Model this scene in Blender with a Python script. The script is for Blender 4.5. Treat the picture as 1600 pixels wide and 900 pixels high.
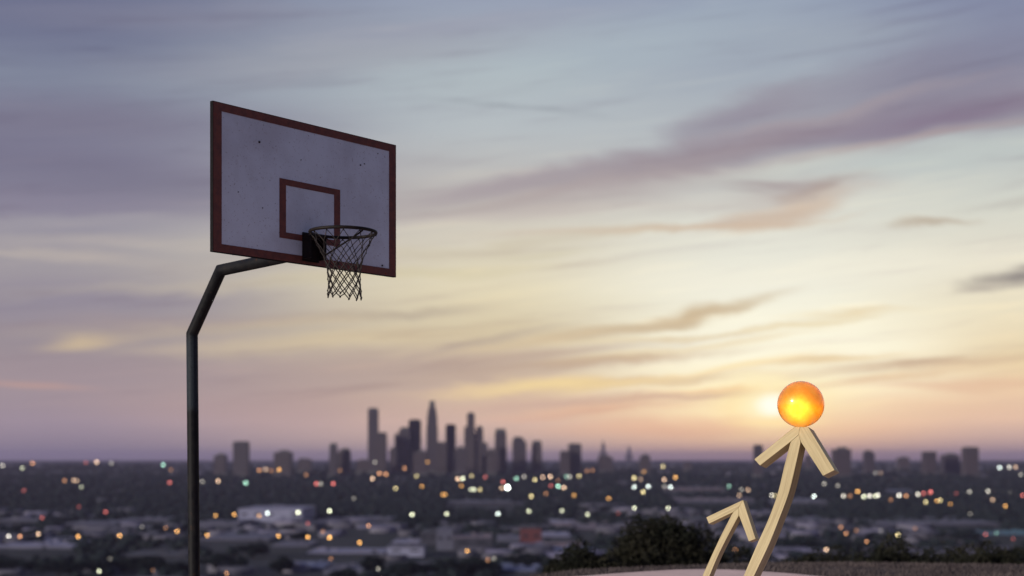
import bpy, bmesh, math, random
import numpy as np
from mathutils import Vector, Matrix, noise as mnoise
random.seed(7); rng = np.random.default_rng(7)
R = math.radians; PI = math.pi
scene = bpy.context.scene
col = scene.collection
for o in list(bpy.data.objects): bpy.data.objects.remove(o)

# ------------------------------------------------------------------ camera
HAZE = 4.5e-5; HAZE_TOP = 184.0
F = 2155.0                      # focal length in pixels of a 1600 wide frame
HORIZON = 718.0
cd = bpy.data.cameras.new('camera'); cam = bpy.data.objects.new('camera', cd); col.objects.link(cam)
scene.camera = cam
cam.location = (0, 0, 0); cam.rotation_euler = (R(90), 0, 0)
cd.sensor_width = 36.0; cd.lens = 36.0 * F / 1600.0
cd.shift_y = (HORIZON - 450.0) / 1600.0
cd.clip_start = 0.05; cd.clip_end = 120000
cd.dof.use_dof = True; cd.dof.focus_distance = 10.3; cd.dof.aperture_fstop = 1.10
scene.view_settings.view_transform = 'Standard'; scene.view_settings.look = 'None'
scene.view_settings.exposure = 0.0; scene.view_settings.gamma = 1.0
scene.view_settings.use_curve_mapping = False
scene.cycles.use_denoising = True
scene.cycles.max_bounces = 8; scene.cycles.volume_bounces = 0; scene.cycles.transmission_bounces = 6
scene.cycles.sample_clamp_indirect = 4.0
scene.cycles.use_adaptive_sampling = False

def px(x, y, d):
    """world point on the ray through photo pixel (x, y) at depth d"""
    return Vector(((x - 800.0) * d / F, d, (HORIZON - y) * d / F))
def s2l(c):
    return tuple(((v / 255.0) / 12.92) if v / 255.0 <= 0.04045 else ((v / 255.0 + 0.055) / 1.055) ** 2.4 for v in c)

# ------------------------------------------------------------------ sky (world)
class NT:
    def __init__(s, tree): s.t = tree; s.n = tree.nodes; s.l = tree.links
    def new(s, k, **kw):
        n = s.n.new(k)
        for a, b in kw.items(): setattr(n, a, b)
        return n
    def put(s, sock, v):
        if isinstance(v, bpy.types.NodeSocket): s.l.new(v, sock)
        elif v is not None:
            if sock.type == 'RGBA' and len(v) == 3: v = (*v, 1)
            sock.default_value = v
    def math(s, op, a, b=None, c=None, clamp=False):
        n = s.new('ShaderNodeMath', operation=op, use_clamp=clamp)
        s.put(n.inputs[0], a)
        if b is not None: s.put(n.inputs[1], b)
        if c is not None: s.put(n.inputs[2], c)
        return n.outputs[0]
    def vmath(s, op, a, b=None):
        n = s.new('ShaderNodeVectorMath', operation=op)
        s.put(n.inputs[0], a)
        if b is not None: s.put(n.inputs[1], b)
        return n.outputs['Value'] if op in ('DOT_PRODUCT', 'LENGTH') else n.outputs[0]
    def mix(s, f, a, b, blend='MIX'):
        n = s.new('ShaderNodeMix', data_type='RGBA', blend_type=blend)
        s.put(n.inputs[0], f); s.put(n.inputs[6], a); s.put(n.inputs[7], b)
        return n.outputs[2]
    def maprange(s, v, a, b, c=0.0, d=1.0, kind='SMOOTHSTEP'):
        n = s.new('ShaderNodeMapRange', interpolation_type=kind)
        for i, q in enumerate((v, a, b, c, d)): s.put(n.inputs[i], q)
        return n.outputs[0]
    def ramp(s, f, pts, interp='LINEAR'):
        n = s.new('ShaderNodeValToRGB'); cr = n.color_ramp; cr.interpolation = interp
        while len(cr.elements) > 1: cr.elements.remove(cr.elements[-1])
        cr.elements[0].position = pts[0][0]; cr.elements[0].color = (*pts[0][1], 1)
        for p, c in pts[1:]:
            e = cr.elements.new(p); e.color = (*c, 1)
        s.put(n.inputs[0], f)
        return n.outputs[0]
    def noise(s, vec, scale=1.0, detail=3.0, rough=0.5, dist=0.0, color=False):
        n = s.new('ShaderNodeTexNoise')
        s.put(n.inputs['Vector'], vec); n.inputs['Scale'].default_value = scale
        n.inputs['Detail'].default_value = detail; n.inputs['Roughness'].default_value = rough
        n.inputs['Distortion'].default_value = dist
        return n.outputs['Color' if color else 'Fac']
    def comb(s, x, y, z=0.0):
        n = s.new('ShaderNodeCombineXYZ')
        for i, q in enumerate((x, y, z)): s.put(n.inputs[i], q)
        return n.outputs[0]

world = bpy.data.worlds.new('World'); scene.world = world; world.use_nodes = True
W = NT(world.node_tree)
for n in list(W.n): W.n.remove(n)
tc = W.new('ShaderNodeTexCoord').outputs['Generated']
sep = W.new('ShaderNodeSeparateXYZ'); W.l.new(tc, sep.inputs[0])
X, Y, Z = sep.outputs
A = W.math('MULTIPLY', W.math('ARCTAN2', X, Y), 180 / PI)                # azimuth, degrees right of the view
HOR = W.math('SQRT', W.math('ADD', W.math('MULTIPLY', X, X), W.math('MULTIPLY', Y, Y)))
E = W.math('MULTIPLY', W.math('ARCTAN2', Z, HOR), 180 / PI)              # elevation, degrees
def AE(x, y):
    a = math.atan((x - 800) / F); return math.degrees(a), math.degrees(math.atan((HORIZON - y) / F * math.cos(a)))
# gentle warp so that no cloud edge is a clean ellipse
wv = W.comb(W.math('MULTIPLY', A, 0.11), W.math('MULTIPLY', E, 0.34), W.math('MULTIPLY', Y, 3.0))
wn = W.noise(wv, 1.0, 5, 0.55, 0.6, color=True)
wn = W.vmath('SUBTRACT', wn, (0.5, 0.5, 0.5))
wn = W.vmath('MULTIPLY', wn, (5.0, 1.7, 0.0))
AEv = W.vmath('ADD', W.comb(A, E, 0.0), wn)
E0 = 46.0
def ramp_at(x, rows, extra):
    pts = []
    for y, c in rows: pts.append((max(0, AE(x, y)[1]) , s2l(c)))
    for e, c in extra: pts.append((e, s2l(c)))
    pts.sort(key=lambda p: p[0])
    out = []
    for e, c in pts: out.append(((math.sqrt(e / 90.0)), c))
    return out
Ew = W.math('SQRT', W.math('MULTIPLY', W.math('MAXIMUM', E, 0.0), 1 / 90.0))
up = [(26, (128, 138, 165)), (45, (112, 124, 158)), (90, (96, 108, 148))]
r1 = W.ramp(Ew, ramp_at(60, [(717, (130, 114, 130)), (700, (134, 120, 134)), (660, (146, 130, 142)), (600, (154, 139, 147)), (540, (150, 138, 146)), (470, (150, 141, 153)), (400, (160, 153, 160)), (340, (146, 142, 158)), (250, (126, 124, 150)), (120, (128, 134, 156)), (0, (110, 115, 144))], up))
r2 = W.ramp(Ew, ramp_at(800, [(717, (172, 144, 146)), (700, (194, 165, 154)), (660, (204, 172, 156)), (620, (214, 184, 158)), (580, (208, 184, 160)), (520, (214, 198, 168)), (450, (226, 214, 186)), (370, (216, 208, 194)), (300, (190, 184, 182)), (200, (182, 188, 195)), (100, (170, 180, 191)), (0, (152, 160, 182))], up))
sky = W.mix(W.maprange(A, -19, 0), r1, r2)
r3 = W.ramp(Ew, ramp_at(1220, [(717, (186, 142, 138)), (700, (220, 174, 148)), (670, (240, 194, 152)), (635, (250, 220, 172)), (590, (252, 234, 192)), (540, (251, 244, 222)), (450, (240, 237, 224)), (350, (224, 222, 213)), (250, (190, 193, 196)), (120, (164, 172, 186)), (0, (146, 156, 180))], up))
sky = W.mix(W.maprange(A, -1, 10), sky, r3)
r4 = W.ramp(Ew, ramp_at(1560, [(717, (166, 136, 142)), (700, (190, 157, 150)), (660, (214, 178, 156)), (610, (234, 200, 166)), (560, (232, 208, 168)), (480, (234, 222, 196)), (400, (228, 221, 206)), (320, (212, 212, 204)), (240, (190, 195, 196)), (120, (146, 146, 166)), (0, (132, 138, 166))], up))
sky = W.mix(W.maprange(A, 11, 20), sky, r4)
back = W.ramp(Ew, [(0.0, s2l((100, 94, 122))), (math.sqrt(6 / 90), s2l((116, 112, 140))), (math.sqrt(20 / 90), s2l((112, 120, 154))), (1.0, s2l((96, 108, 148)))])
sky = W.mix(W.maprange(W.math('ABSOLUTE', A), 22, 80), sky, back)

def blob(cur, x, y, lx, ly, tilt, c, op, vec=None, pw=1.0):
    a, e = AE(x, y)
    m = W.new('ShaderNodeMapping', vector_type='TEXTURE')
    W.put(m.inputs[0], AEv if vec is None else vec)
    m.inputs['Location'].default_value = (a, e, 0); m.inputs['Rotation'].default_value = (0, 0, R(tilt))
    k = math.degrees(1 / F)
    m.inputs['Scale'].default_value = (lx * k * 1.75, ly * k * 1.75, 1)
    gr_ = W.new('ShaderNodeTexGradient', gradient_type='SPHERICAL'); W.l.new(m.outputs[0], gr_.inputs[0])
    g = W.maprange(gr_.outputs['Fac'], 0.0, 1.0 / pw, 0.0, op)
    return W.mix(g, cur, s2l(c))
CL = [  # x, y, half length, half height, tilt, colour, opacity
    # upper left mauve bank and top tones
    (60, 20, 260, 60, 0, (105, 108, 138), .6), (330, 30, 300, 22, 3, (146, 144, 162), .35),
    (120, 190, 330, 38, 2, (121, 116, 138), .75), (120, 270, 360, 40, -2, (118, 114, 136), .75), (60, 320, 260, 22, 2, (132, 124, 146), .5),
    (560, 90, 300, 26, 6, (160, 158, 170), .45), (700, 45, 240, 16, 6, (150, 148, 168), .4), (1000, 60, 240, 40, 8, (172, 184, 195), .5),
    (810, 172, 120, 6, -3, (150, 156, 166), .5), (760, 130, 160, 30, 0, (182, 192, 198), .4),
    # left cream streaks
    (110, 342, 260, 9, 3, (164, 158, 166), .5), (170, 380, 230, 9, -1, (176, 167, 168), .55), (60, 400, 160, 9, -3, (188, 176, 170), .55),
    (470, 380, 220, 16, 3, (196, 188, 178), .5), (300, 450, 260, 9, 5, (196, 184, 168), .7), (120, 470, 260, 22, 2, (142, 134, 150), .7), (640, 432, 200, 9, 4, (212, 200, 168), .6),
    (150, 531, 58, 11, 9, (202, 180, 150), .85), (560, 530, 260, 14, 3, (212, 193, 162), .75), (420, 500, 260, 9, 4, (190, 172, 150), .6),
    (250, 500, 200, 10, 4, (158, 142, 146), .5), (640, 490, 110, 8, 2, (180, 166, 150), .6), (760, 540, 120, 7, 12, (178, 160, 148), .6),
    (56, 607, 74, 6, -4, (188, 150, 140), .9), (300, 590, 420, 36, 0, (158, 140, 146), .6), (640, 580, 240, 26, 3, (178, 156, 148), .65),
    (420, 640, 260, 26, 0, (168, 142, 142), .5),
    # centre bands
    (800, 285, 190, 16, 9, (164, 152, 160), .8), (700, 330, 160, 14, 3, (176, 166, 168), .6), (860, 300, 150, 9, 10, (180, 166, 164), .6),
    (900, 330, 260, 10, 3, (206, 196, 190), .5), (1000, 362, 200, 6, 1, (206, 186, 166), .6), (760, 390, 220, 10, 6, (200, 188, 166), .5),
    # the big dark band on the right
    (1240, 205, 300, 26, 10, (146, 134, 150), .95), (1500, 180, 230, 30, 6, (132, 118, 140), .95), (1060, 250, 220, 20, 11, (158, 146, 154), .85),
    (1170, 170, 110, 24, 16, (146, 138, 154), .85), (1330, 135, 190, 28, 12, (150, 146, 162), .7), (1500, 100, 170, 42, 8, (132, 130, 152), .75),
    (1380, 228, 260, 8, 5, (172, 150, 152), .6), (1560, 40, 160, 40, 0, (130, 136, 164), .5), (1300, 172, 200, 9, 9, (166, 152, 160), .5),
    (1440, 250, 260, 16, 3, (192, 198, 198), .8), (1200, 262, 150, 12, 6, (202, 204, 200), .8), (1300, 60, 160, 30, 0, (160, 168, 182), .5),
    # wedge under the band
    (1225, 300, 105, 24, 4, (182, 168, 166), .6), (1190, 335, 70, 16, 8, (200, 180, 168), .6), (950, 300, 200, 22, 8, (176, 162, 164), .55),
    (1190, 285, 70, 9, -5, (168, 156, 158), .75), (1260, 290, 64, 9, 12, (172, 156, 152), .75), (1200, 330, 90, 17, 14, (206, 184, 166), .75), (1130, 352, 150, 5, 3, (206, 180, 158), .6),
    (1442, 351, 52, 6, -1, (190, 176, 160), .9), (1590, 312, 80, 7, 6, (190, 186, 180), .6),
    (1585, 436, 56, 10, 5, (140, 132, 130), .95), (1540, 450, 40, 5, 5, (190, 180, 168), .7),
    (820, 400, 100, 6, 5, (206, 196, 170), .5), (1260, 430, 280, 22, 2, (244, 238, 222), .6),
    # warm streaks round the sun
    (1100, 487, 120, 11, 9, (204, 182, 150), .95), (960, 515, 190, 9, 10, (204, 182, 152), .9), (1240, 508, 130, 4, 5, (232, 212, 172), .7), (1020, 528, 140, 5, 4, (226, 204, 166), .7), (1330, 490, 80, 5, 4, (228, 204, 160), .6),
    (840, 560, 170, 9, 7, (190, 166, 150), .7), (900, 575, 180, 8, 5, (186, 160, 142), .7), (1060, 545, 150, 6, 8, (226, 200, 156), .6),
    (1460, 566, 200, 8, 4, (210, 182, 152), .9), (1380, 590, 150, 6, 6, (224, 192, 156), .8), (1260, 568, 110, 5, 4, (228, 198, 152), .8), (960, 600, 150, 6, 4, (206, 172, 146), .8), (1000, 562, 130, 6, 6, (204, 176, 146), .75), (1110, 612, 90, 4, 2, (236, 196, 146), .7), (1520, 600, 160, 8, 0, (222, 180, 150), .6), (1500, 645, 220, 18, 0, (228, 188, 158), .4), (1040, 600, 120, 6, 3, (214, 184, 150), .6),
    (880, 604, 150, 8, 2, (240, 212, 156), .95), (880, 628, 130, 8, 2, (198, 162, 148), .7), (940, 640, 140, 9, 3, (222, 172, 142), .7), (1050, 622, 130, 5, 3, (208, 166, 140), .7), (1080, 665, 200, 14, 1, (222, 172, 140), .6),
    (1240, 548, 150, 12, 2, (254, 246, 222), .9), (1190, 596, 66, 7, -3, (255, 240, 200), .9), (1120, 580, 120, 6, 8, (252, 226, 172), .6),
]
AEc = W.comb(A, E, 0.0)
AEh = W.vmath('ADD', AEc, W.vmath('MULTIPLY', wn, (0.12, 0.12, 0)))
sky = blob(sky, 1225, 560, 230, 70, 2, (255, 249, 228), .75, AEh)
sky = blob(sky, 1200, 628, 120, 50, 0, (255, 232, 176), .7, AEc)
for c in CL: sky = blob(sky, *c)
# fine long streaks everywhere
sv = W.comb(W.math('MULTIPLY', A, 0.10), W.math('SUBTRACT', W.math('MULTIPLY', E, 1.15), W.math('MULTIPLY', A, 0.13)), W.math('MULTIPLY', Y, 4.0))
s1 = W.noise(sv, 1.0, 6, 0.56, 0.5)
sv2 = W.comb(W.math('MULTIPLY', A, 0.22), W.math('SUBTRACT', W.math('MULTIPLY', E, 3.0), W.math('MULTIPLY', A, 0.28)), 4.7)
s2 = W.noise(sv2, 1.0, 5, 0.6, 0.3)
sn = W.math('ADD', W.math('MULTIPLY', s1, 0.55), W.math('MULTIPLY', s2, 0.45))
gain = W.maprange(E, 0.3, 3.0, 0.0, 1.0)
fade = W.math('MULTIPLY', gain, W.maprange(E, 14, 34, 1.0, 0.35))
dark = W.math('MULTIPLY', W.maprange(sn, 0.50, 0.68), W.math('MULTIPLY', fade, 0.35))
lite = W.math('MULTIPLY', W.maprange(sn, 0.48, 0.30), W.math('MULTIPLY', fade, 0.36))
sky = W.mix(dark, sky, W.mix(1.0, sky, (0.66, 0.60, 0.66), 'MULTIPLY'))
sky = W.mix(lite, sky, W.mix(1.0, sky, (1.30, 1.24, 1.12), 'MULTIPLY'))
# the sun behind thin cloud
sky = blob(sky, 1205, 634, 62, 34, 0, (255, 226, 160), .75, AEh)
sky = blob(sky, 1200, 634, 36, 25, 0, (255, 244, 206), .9, AEh)
sky = blob(sky, 1206, 633, 20, 14, 0, (255, 254, 240), .95, AEh, 1.2)
sky = blob(sky, 1215, 660, 60, 7, 0, (255, 222, 160), .8, AEh)
# above the haze the low sky is brighter than it looks through the haze
pathl = W.math('DIVIDE', HAZE * HAZE_TOP, W.math('MAXIMUM', Z, 0.0062))
gn = W.math('MINIMUM', W.math('POWER', math.e, pathl), 1.36)
sky = W.mix(W.maprange(Z, -0.002, -0.06), sky, s2l((60, 56, 70)))
sky = W.mix(1.0, sky, (0.99, 1.0, 0.962), 'MULTIPLY')
bg = W.new('ShaderNodeBackground'); W.put(bg.inputs[0], sky); W.l.new(gn, bg.inputs[1])
wo = W.new('ShaderNodeOutputWorld'); W.l.new(bg.outputs[0], wo.inputs[0])
world.cycles.sampling_method = 'MANUAL'; world.cycles.sample_map_resolution = 512

# ------------------------------------------------------------------ the one sun lamp (low, from the left behind the viewer, as the wooden pieces show)
sd = bpy.data.lights.new('sun', 'SUN'); sun = bpy.data.objects.new('sun', sd); col.objects.link(sun)
SUNDIR = Vector((-0.80, -0.56, 0.23)).normalized()
sun.rotation_euler = (-SUNDIR).to_track_quat('-Z', 'Y').to_euler()
sd.energy = 4.4; sd.angle = R(6); sd.color = (1.0, 0.93, 0.80)

# ------------------------------------------------------------------ helpers
def tag(o, label=None, cat=None, group=None, kind=None):
    if label: o['label'] = label
    if cat: o['category'] = cat
    if group: o['group'] = group
    if kind: o['kind'] = kind
    return o
def empty(name, loc=(0, 0, 0), rz=0.0):
    o = bpy.data.objects.new(name, None); col.objects.link(o); o.location = loc; o.rotation_euler = (0, 0, rz)
    o.empty_display_size = 0.2
    return o
def link(name, me, mat, parent=None, smooth=False, loc=None):
    o = bpy.data.objects.new(name, me); col.objects.link(o)
    if mat is not None:
        for m in (mat if isinstance(mat, (list, tuple)) else [mat]): me.materials.append(m)
    if smooth: me.polygons.foreach_set('use_smooth', [True] * len(me.polygons))
    if parent is not None: o.parent = parent
    if loc is not None: o.location = loc
    return o
def from_bm(name, bm, mat, parent=None, smooth=False, loc=None):
    bmesh.ops.recalc_face_normals(bm, faces=bm.faces)
    me = bpy.data.meshes.new(name); bm.to_mesh(me); bm.free()
    return link(name, me, mat, parent, smooth, loc)
def np_mesh(name, V, Fc):
    """Fc: (n,k) faces of equal size"""
    me = bpy.data.meshes.new(name)
    V = np.asarray(V, np.float32); Fc = np.asarray(Fc, np.int32); n, k = Fc.shape
    me.vertices.add(len(V)); me.vertices.foreach_set('co', V.ravel())
    me.loops.add(n * k); me.loops.foreach_set('vertex_index', Fc.ravel())
    me.polygons.add(n); me.polygons.foreach_set('loop_start', np.arange(0, n * k, k, dtype=np.int32))
    me.update(calc_edges=True)
    return me
def box_bm(bm, c, s, M=None):
    r = bmesh.ops.create_cube(bm, size=1.0)['verts']
    for v in r:
        v.co = Vector((v.co.x * s[0] + c[0], v.co.y * s[1] + c[1], v.co.z * s[2] + c[2]))
        if M is not None: v.co = M @ v.co
    return r
def tube_bm(bm, pts, rad, seg=8, cap=True, closed=False):
    pts = [Vector(p) for p in pts]; n = len(pts); rings = []
    for i, p in enumerate(pts):
        if closed: a, b = pts[i - 1], pts[(i + 1) % n]; t = (b - a).normalized(); sc = 1.0; 
        elif i == 0: t = (pts[1] - p).normalized()
        elif i == n - 1: t = (p - pts[-2]).normalized()
        else: t = ((p - pts[i - 1]).normalized() + (pts[i + 1] - p).normalized()).normalized()
        if i == 0:
            u = t.orthogonal().normalized()
        else:
            u = (u - t * u.dot(t)).normalized()
        w = t.cross(u)
        rr = rad[i] if isinstance(rad, (list, tuple)) else rad
        st = 1.0
        if not closed and 0 < i < n - 1:
            st = 1 / max(0.5, t.dot((pts[i + 1] - p).normalized()))
            ax = ((pts[i + 1] - p).normalized() - (p - pts[i - 1]).normalized())
            ax = (ax - t * ax.dot(t)); ax = ax.normalized() if ax.length > 1e-6 else None
        else: ax = None
        ring = []
        for k in range(seg):
            a_ = 2 * PI * k / seg
            q = (u * math.cos(a_) + w * math.sin(a_)) * rr
            if ax is not None: q = q + ax * q.dot(ax) * (st - 1)
            ring.append(bm.verts.new(p + q))
        rings.append(ring)
    m = n if closed else n - 1
    for i in range(m):
        a, b = rings[i], rings[(i + 1) % n]
        off = 0
        if closed and i == n - 1:
            off = min(range(seg), key=lambda o_: sum((a[k].co - b[(k + o_) % seg].co).length for k in range(seg)))
        for k in range(seg):
            bm.faces.new((a[k], a[(k + 1) % seg], b[(k + 1 + off) % seg], b[(k + off) % seg]))
    if cap and not closed:
        bm.faces.new(rings[0][::-1]); bm.faces.new(rings[-1])

# ------------------------------------------------------------------ materials
def mat(name, base=(.5, .5, .5), rough=.6, metal=0.0, spec=0.5):
    m = bpy.data.materials.new(name); m.use_nodes = True
    t = NT(m.node_tree); b = t.n['Principled BSDF']
    b.inputs['Base Color'].default_value = (*base, 1); b.inputs['Roughness'].default_value = rough
    b.inputs['Metallic'].default_value = metal; b.inputs['Specular IOR Level'].default_value = spec
    return m, t, b
def noisy(name, c1, c2, scale, rough=.7, metal=0.0, spec=.4, detail=5, bump=0.0, coord='Object', lo=.35, hi=.65, stretch=None):
    m, t, b = mat(name, c1, rough, metal, spec)
    tcn = t.new('ShaderNodeTexCoord').outputs[coord]
    if stretch: tcn = t.vmath('MULTIPLY', tcn, stretch)
    nz = t.noise(tcn, scale, detail, .6)
    t.put(b.inputs['Base Color'], t.mix(t.maprange(nz, lo, hi), c1, c2))
    if bump:
        bn = t.new('ShaderNodeBump'); bn.inputs['Strength'].default_value = bump; bn.inputs['Distance'].default_value = .01
        t.put(bn.inputs['Height'], nz); t.put(b.inputs['Normal'], bn.outputs[0])
    return m

def build_pole_mat():
    m, t, b = mat('pole_steel', (.05, .055, .06), .55, 0, .10)
    g = t.new('ShaderNodeNewGeometry').outputs['Position']
    sp = t.new('ShaderNodeSeparateXYZ'); t.put(sp.inputs[0], g)
    nz = t.noise(g, 9, 5, .65); fine = t.noise(g, 140, 3, .7)
    zz = t.math('ADD', sp.outputs[2], t.math('MULTIPLY', nz, .12))
    worn = t.math('MULTIPLY', t.maprange(zz, .44, .52), t.maprange(zz, 1.12, 1.02))
    fl = t.maprange(fine, .45, .62)
    c = t.mix(t.maprange(nz, .35, .7), (.006, .006, .008), (.014, .013, .014))
    cw = t.mix(fl, (.012, .016, .022), (.034, .040, .050))
    rust = t.mix(t.maprange(t.noise(g, 26, 6, .7), .6, .72), c, (.07, .03, .015))
    t.put(b.inputs['Base Color'], t.mix(worn, rust, cw))
    t.put(b.inputs['Roughness'], t.maprange(nz, .3, .7, .4, .65))
    return m
M_pole = build_pole_mat()
def build_board_mat():
    m, t, b = mat('board_white_paint', (.6, .6, .62), .55, 0, .3)
    g = t.new('ShaderNodeTexCoord').outputs['Object']
    n1 = t.noise(g, 2.5, 5, .6); n2 = t.noise(g, 60, 4, .75); n3 = t.noise(g, 17, 6, .7)
    c = t.mix(t.maprange(n1, .35, .7), (.58, .62, .68), (.48, .50, .55))
    c = t.mix(t.math('MULTIPLY', t.maprange(n2, .61, .68), .8), c, (.12, .07, .06))
    c = t.mix(t.math('MULTIPLY', t.maprange(n3, .58, .75), .35), c, (.30, .24, .22))
    t.put(b.inputs['Base Color'], c)
    bn = t.new('ShaderNodeBump'); bn.inputs['Strength'].default_value = .15; t.put(bn.inputs['Height'], n2); t.put(b.inputs['Normal'], bn.outputs[0])
    return m
M_board = build_board_mat()
M_stripe = noisy('faded_red_stripe', (.165, .048, .032), (.105, .036, .028), 22, .6, spec=.3, lo=.3, hi=.7)
M_edge = noisy('dark_board_edge', (.010, .009, .010), (.007, .006, .007), 30, .8, spec=.08)
M_rim = noisy('black_rim_steel', (.007, .006, .007), (.016, .010, .008), 40, .6, 0, .15)
M_net = noisy('weathered_net_cord', (.030, .023, .021), (.016, .012, .012), 60, .9)
M_hole = mat('rusted_bolt', (.02, .012, .01), .7)[0]

def build_wood():
    m, t, b = mat('pale_ash_wood', (.6, .5, .3), .5, 0, .35)
    uv = t.new('ShaderNodeUVMap').outputs[0]
    g = t.vmath('MULTIPLY', uv, (1.1, 26.0, 1.0))
    n1 = t.noise(g, 1.6, 6, .62, .5)
    g2 = t.vmath('MULTIPLY', uv, (3.0, 140.0, 1.0)); n2 = t.noise(g2, 1.4, 3, .7)
    wv_ = t.math('ADD', t.math('MULTIPLY', n1, .65), t.math('MULTIPLY', n2, .35))
    c = t.ramp(wv_, [(.30, (.15, .10, .04)), (.43, (.32, .24, .115)), (.56, (.41, .325, .17)), (.72, (.49, .40, .235))])
    t.put(b.inputs['Base Color'], c)
    bn = t.new('ShaderNodeBump'); bn.inputs['Strength'].default_value = .2; bn.inputs['Distance'].default_value = .003
    t.put(bn.inputs['Height'], wv_); t.put(b.inputs['Normal'], bn.outputs[0])
    return m
M_wood = build_wood()

# ------------------------------------------------------------------ terrain
def zplain(d):
    return np.interp(d, [0, 2200, 4000, 6000, 20000, 60000], [-80, -80, -42, -26, -15, -12])
def ground_dist(y, h=0.0):
    """how far away the plain (plus h metres) lies under photo row y"""
    a, b = 300.0, 30000.0
    for _ in range(50):
        m = (a + b) / 2
        if (-float(zplain(m)) - h) / m > (y - HORIZON) / F: a = m
        else: b = m
    return a
CA = [math.degrees(math.atan((x - 800) / F)) for x in (400, 700, 800, 860, 900, 1000, 1100, 1200, 1300, 1600)]
CD = [13.5, 15.0, 16.0, 16.8, 17.3, 17.85, 18.3, 18.85, 19.1, 19.4]
def crest(a):
    a = (a + 180) % 360 - 180
    return np.interp(a, [-180, -110, -60] + CA + [60, 110, 180], [60, 30, 14] + CD + [22, 34, 60])
def gz(x, y):
    d = np.hypot(x, y); a = np.degrees(np.arctan2(x, y))
    t = (d - crest(a) - 0.5) / 0.3
    sp = np.where(t > 20, t, np.log1p(np.exp(np.minimum(t, 20)))) * 0.3
    hill = -1.40 - 0.36 * sp
    p = zplain(d)
    k = 6.0
    u = np.clip((hill - p) / k, -20, 20)
    z = p + k * np.log1p(np.exp(u)); z = np.where(hill - p > 30, hill, z)
    return z
def build_ground():
    rr = np.concatenate([[0.01], np.arange(1.5, 12, 1.5), np.arange(12, 24, .3), np.arange(24, 60, 2), np.arange(60, 300, 12),
                         np.geomspace(300, 39000, 60)])
    na = 288
    th = np.linspace(-PI, PI, na, endpoint=False)
    RR, TT = np.meshgrid(rr, th, indexing='ij')
    Xg = RR * np.sin(TT); Yg = RR * np.cos(TT); Zg = gz(Xg, Yg)
    bump = 0.02 * np.sin(Xg * 2.1 + Yg) * np.sin(Yg * 1.7 - Xg * .6) * (RR > 15.5) * (RR < 60)
    V = np.stack([Xg, Yg, Zg + bump], -1).reshape(-1, 3)
    i, j = np.meshgrid(np.arange(len(rr) - 1), np.arange(na), indexing='ij')
    a = i * na + j; b = i * na + (j + 1) % na; c = (i + 1) * na + (j + 1) % na; d = (i + 1) * na + j
    me = np_mesh('ground', V, np.stack([a, b, c, d], -1).reshape(-1, 4)[:, ::-1])
    m, t, bs = mat('ground_dirt_and_city_floor', (.08, .06, .055), .9, 0, .2)
    P = t.new('ShaderNodeNewGeometry').outputs['Position']
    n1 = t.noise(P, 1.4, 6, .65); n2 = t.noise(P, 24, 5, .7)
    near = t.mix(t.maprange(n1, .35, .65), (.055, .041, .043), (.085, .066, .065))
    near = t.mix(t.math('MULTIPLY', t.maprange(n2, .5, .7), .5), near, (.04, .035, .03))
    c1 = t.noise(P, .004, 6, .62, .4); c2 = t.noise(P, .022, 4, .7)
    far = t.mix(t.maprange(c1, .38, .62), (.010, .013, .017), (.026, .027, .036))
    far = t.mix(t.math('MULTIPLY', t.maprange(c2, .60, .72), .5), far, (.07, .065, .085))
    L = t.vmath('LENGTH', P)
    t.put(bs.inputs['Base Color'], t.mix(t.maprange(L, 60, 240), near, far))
    bn = t.new('ShaderNodeBump'); bn.inputs['Strength'].default_value = .5; bn.inputs['Distance'].default_value = .02
    t.put(bn.inputs['Height'], n2); t.put(bs.inputs['Normal'], bn.outputs[0])
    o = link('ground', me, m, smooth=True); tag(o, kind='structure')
build_ground()

# pale slab of the court, its rounded far corner just reaching into view
def build_slab():
    zt = -1.345
    pts = []
    for x, y in ((845, 906), (900, 900.5), (960, 896), (1010, 892.6), (1050, 890.4), (1095, 889.2), (1140, 889.8), (1190, 892.6), (1240, 896.4), (1290, 901), (1340, 907)):
        d = -zt * F / (y - HORIZON); pts.append(((x - 800) * d / F, d))
    pts = pts + [(4.3, 12.5), (4.6, 8), (4.6, -6), (-4.8, -6), (-4.8, 11.0), (-2.0, 14.2)]
    bm = bmesh.new()
    lo = [bm.verts.new((x, y, zt - .12)) for x, y in pts]; hi = [bm.verts.new((x, y, zt)) for x, y in pts]
    bm.faces.new(hi); bm.faces.new(lo[::-1]); n = len(pts)
    for i in range(n): bm.faces.new((lo[i], lo[(i + 1) % n], hi[(i + 1) % n], hi[i]))
    m = noisy('pale_pink_concrete', (.76, .54, .48), (.64, .45, .40), 3.0, .85, bump=.2)
    o = from_bm('court_slab', bm, m); tag(o, kind='structure')
build_slab()

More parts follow.
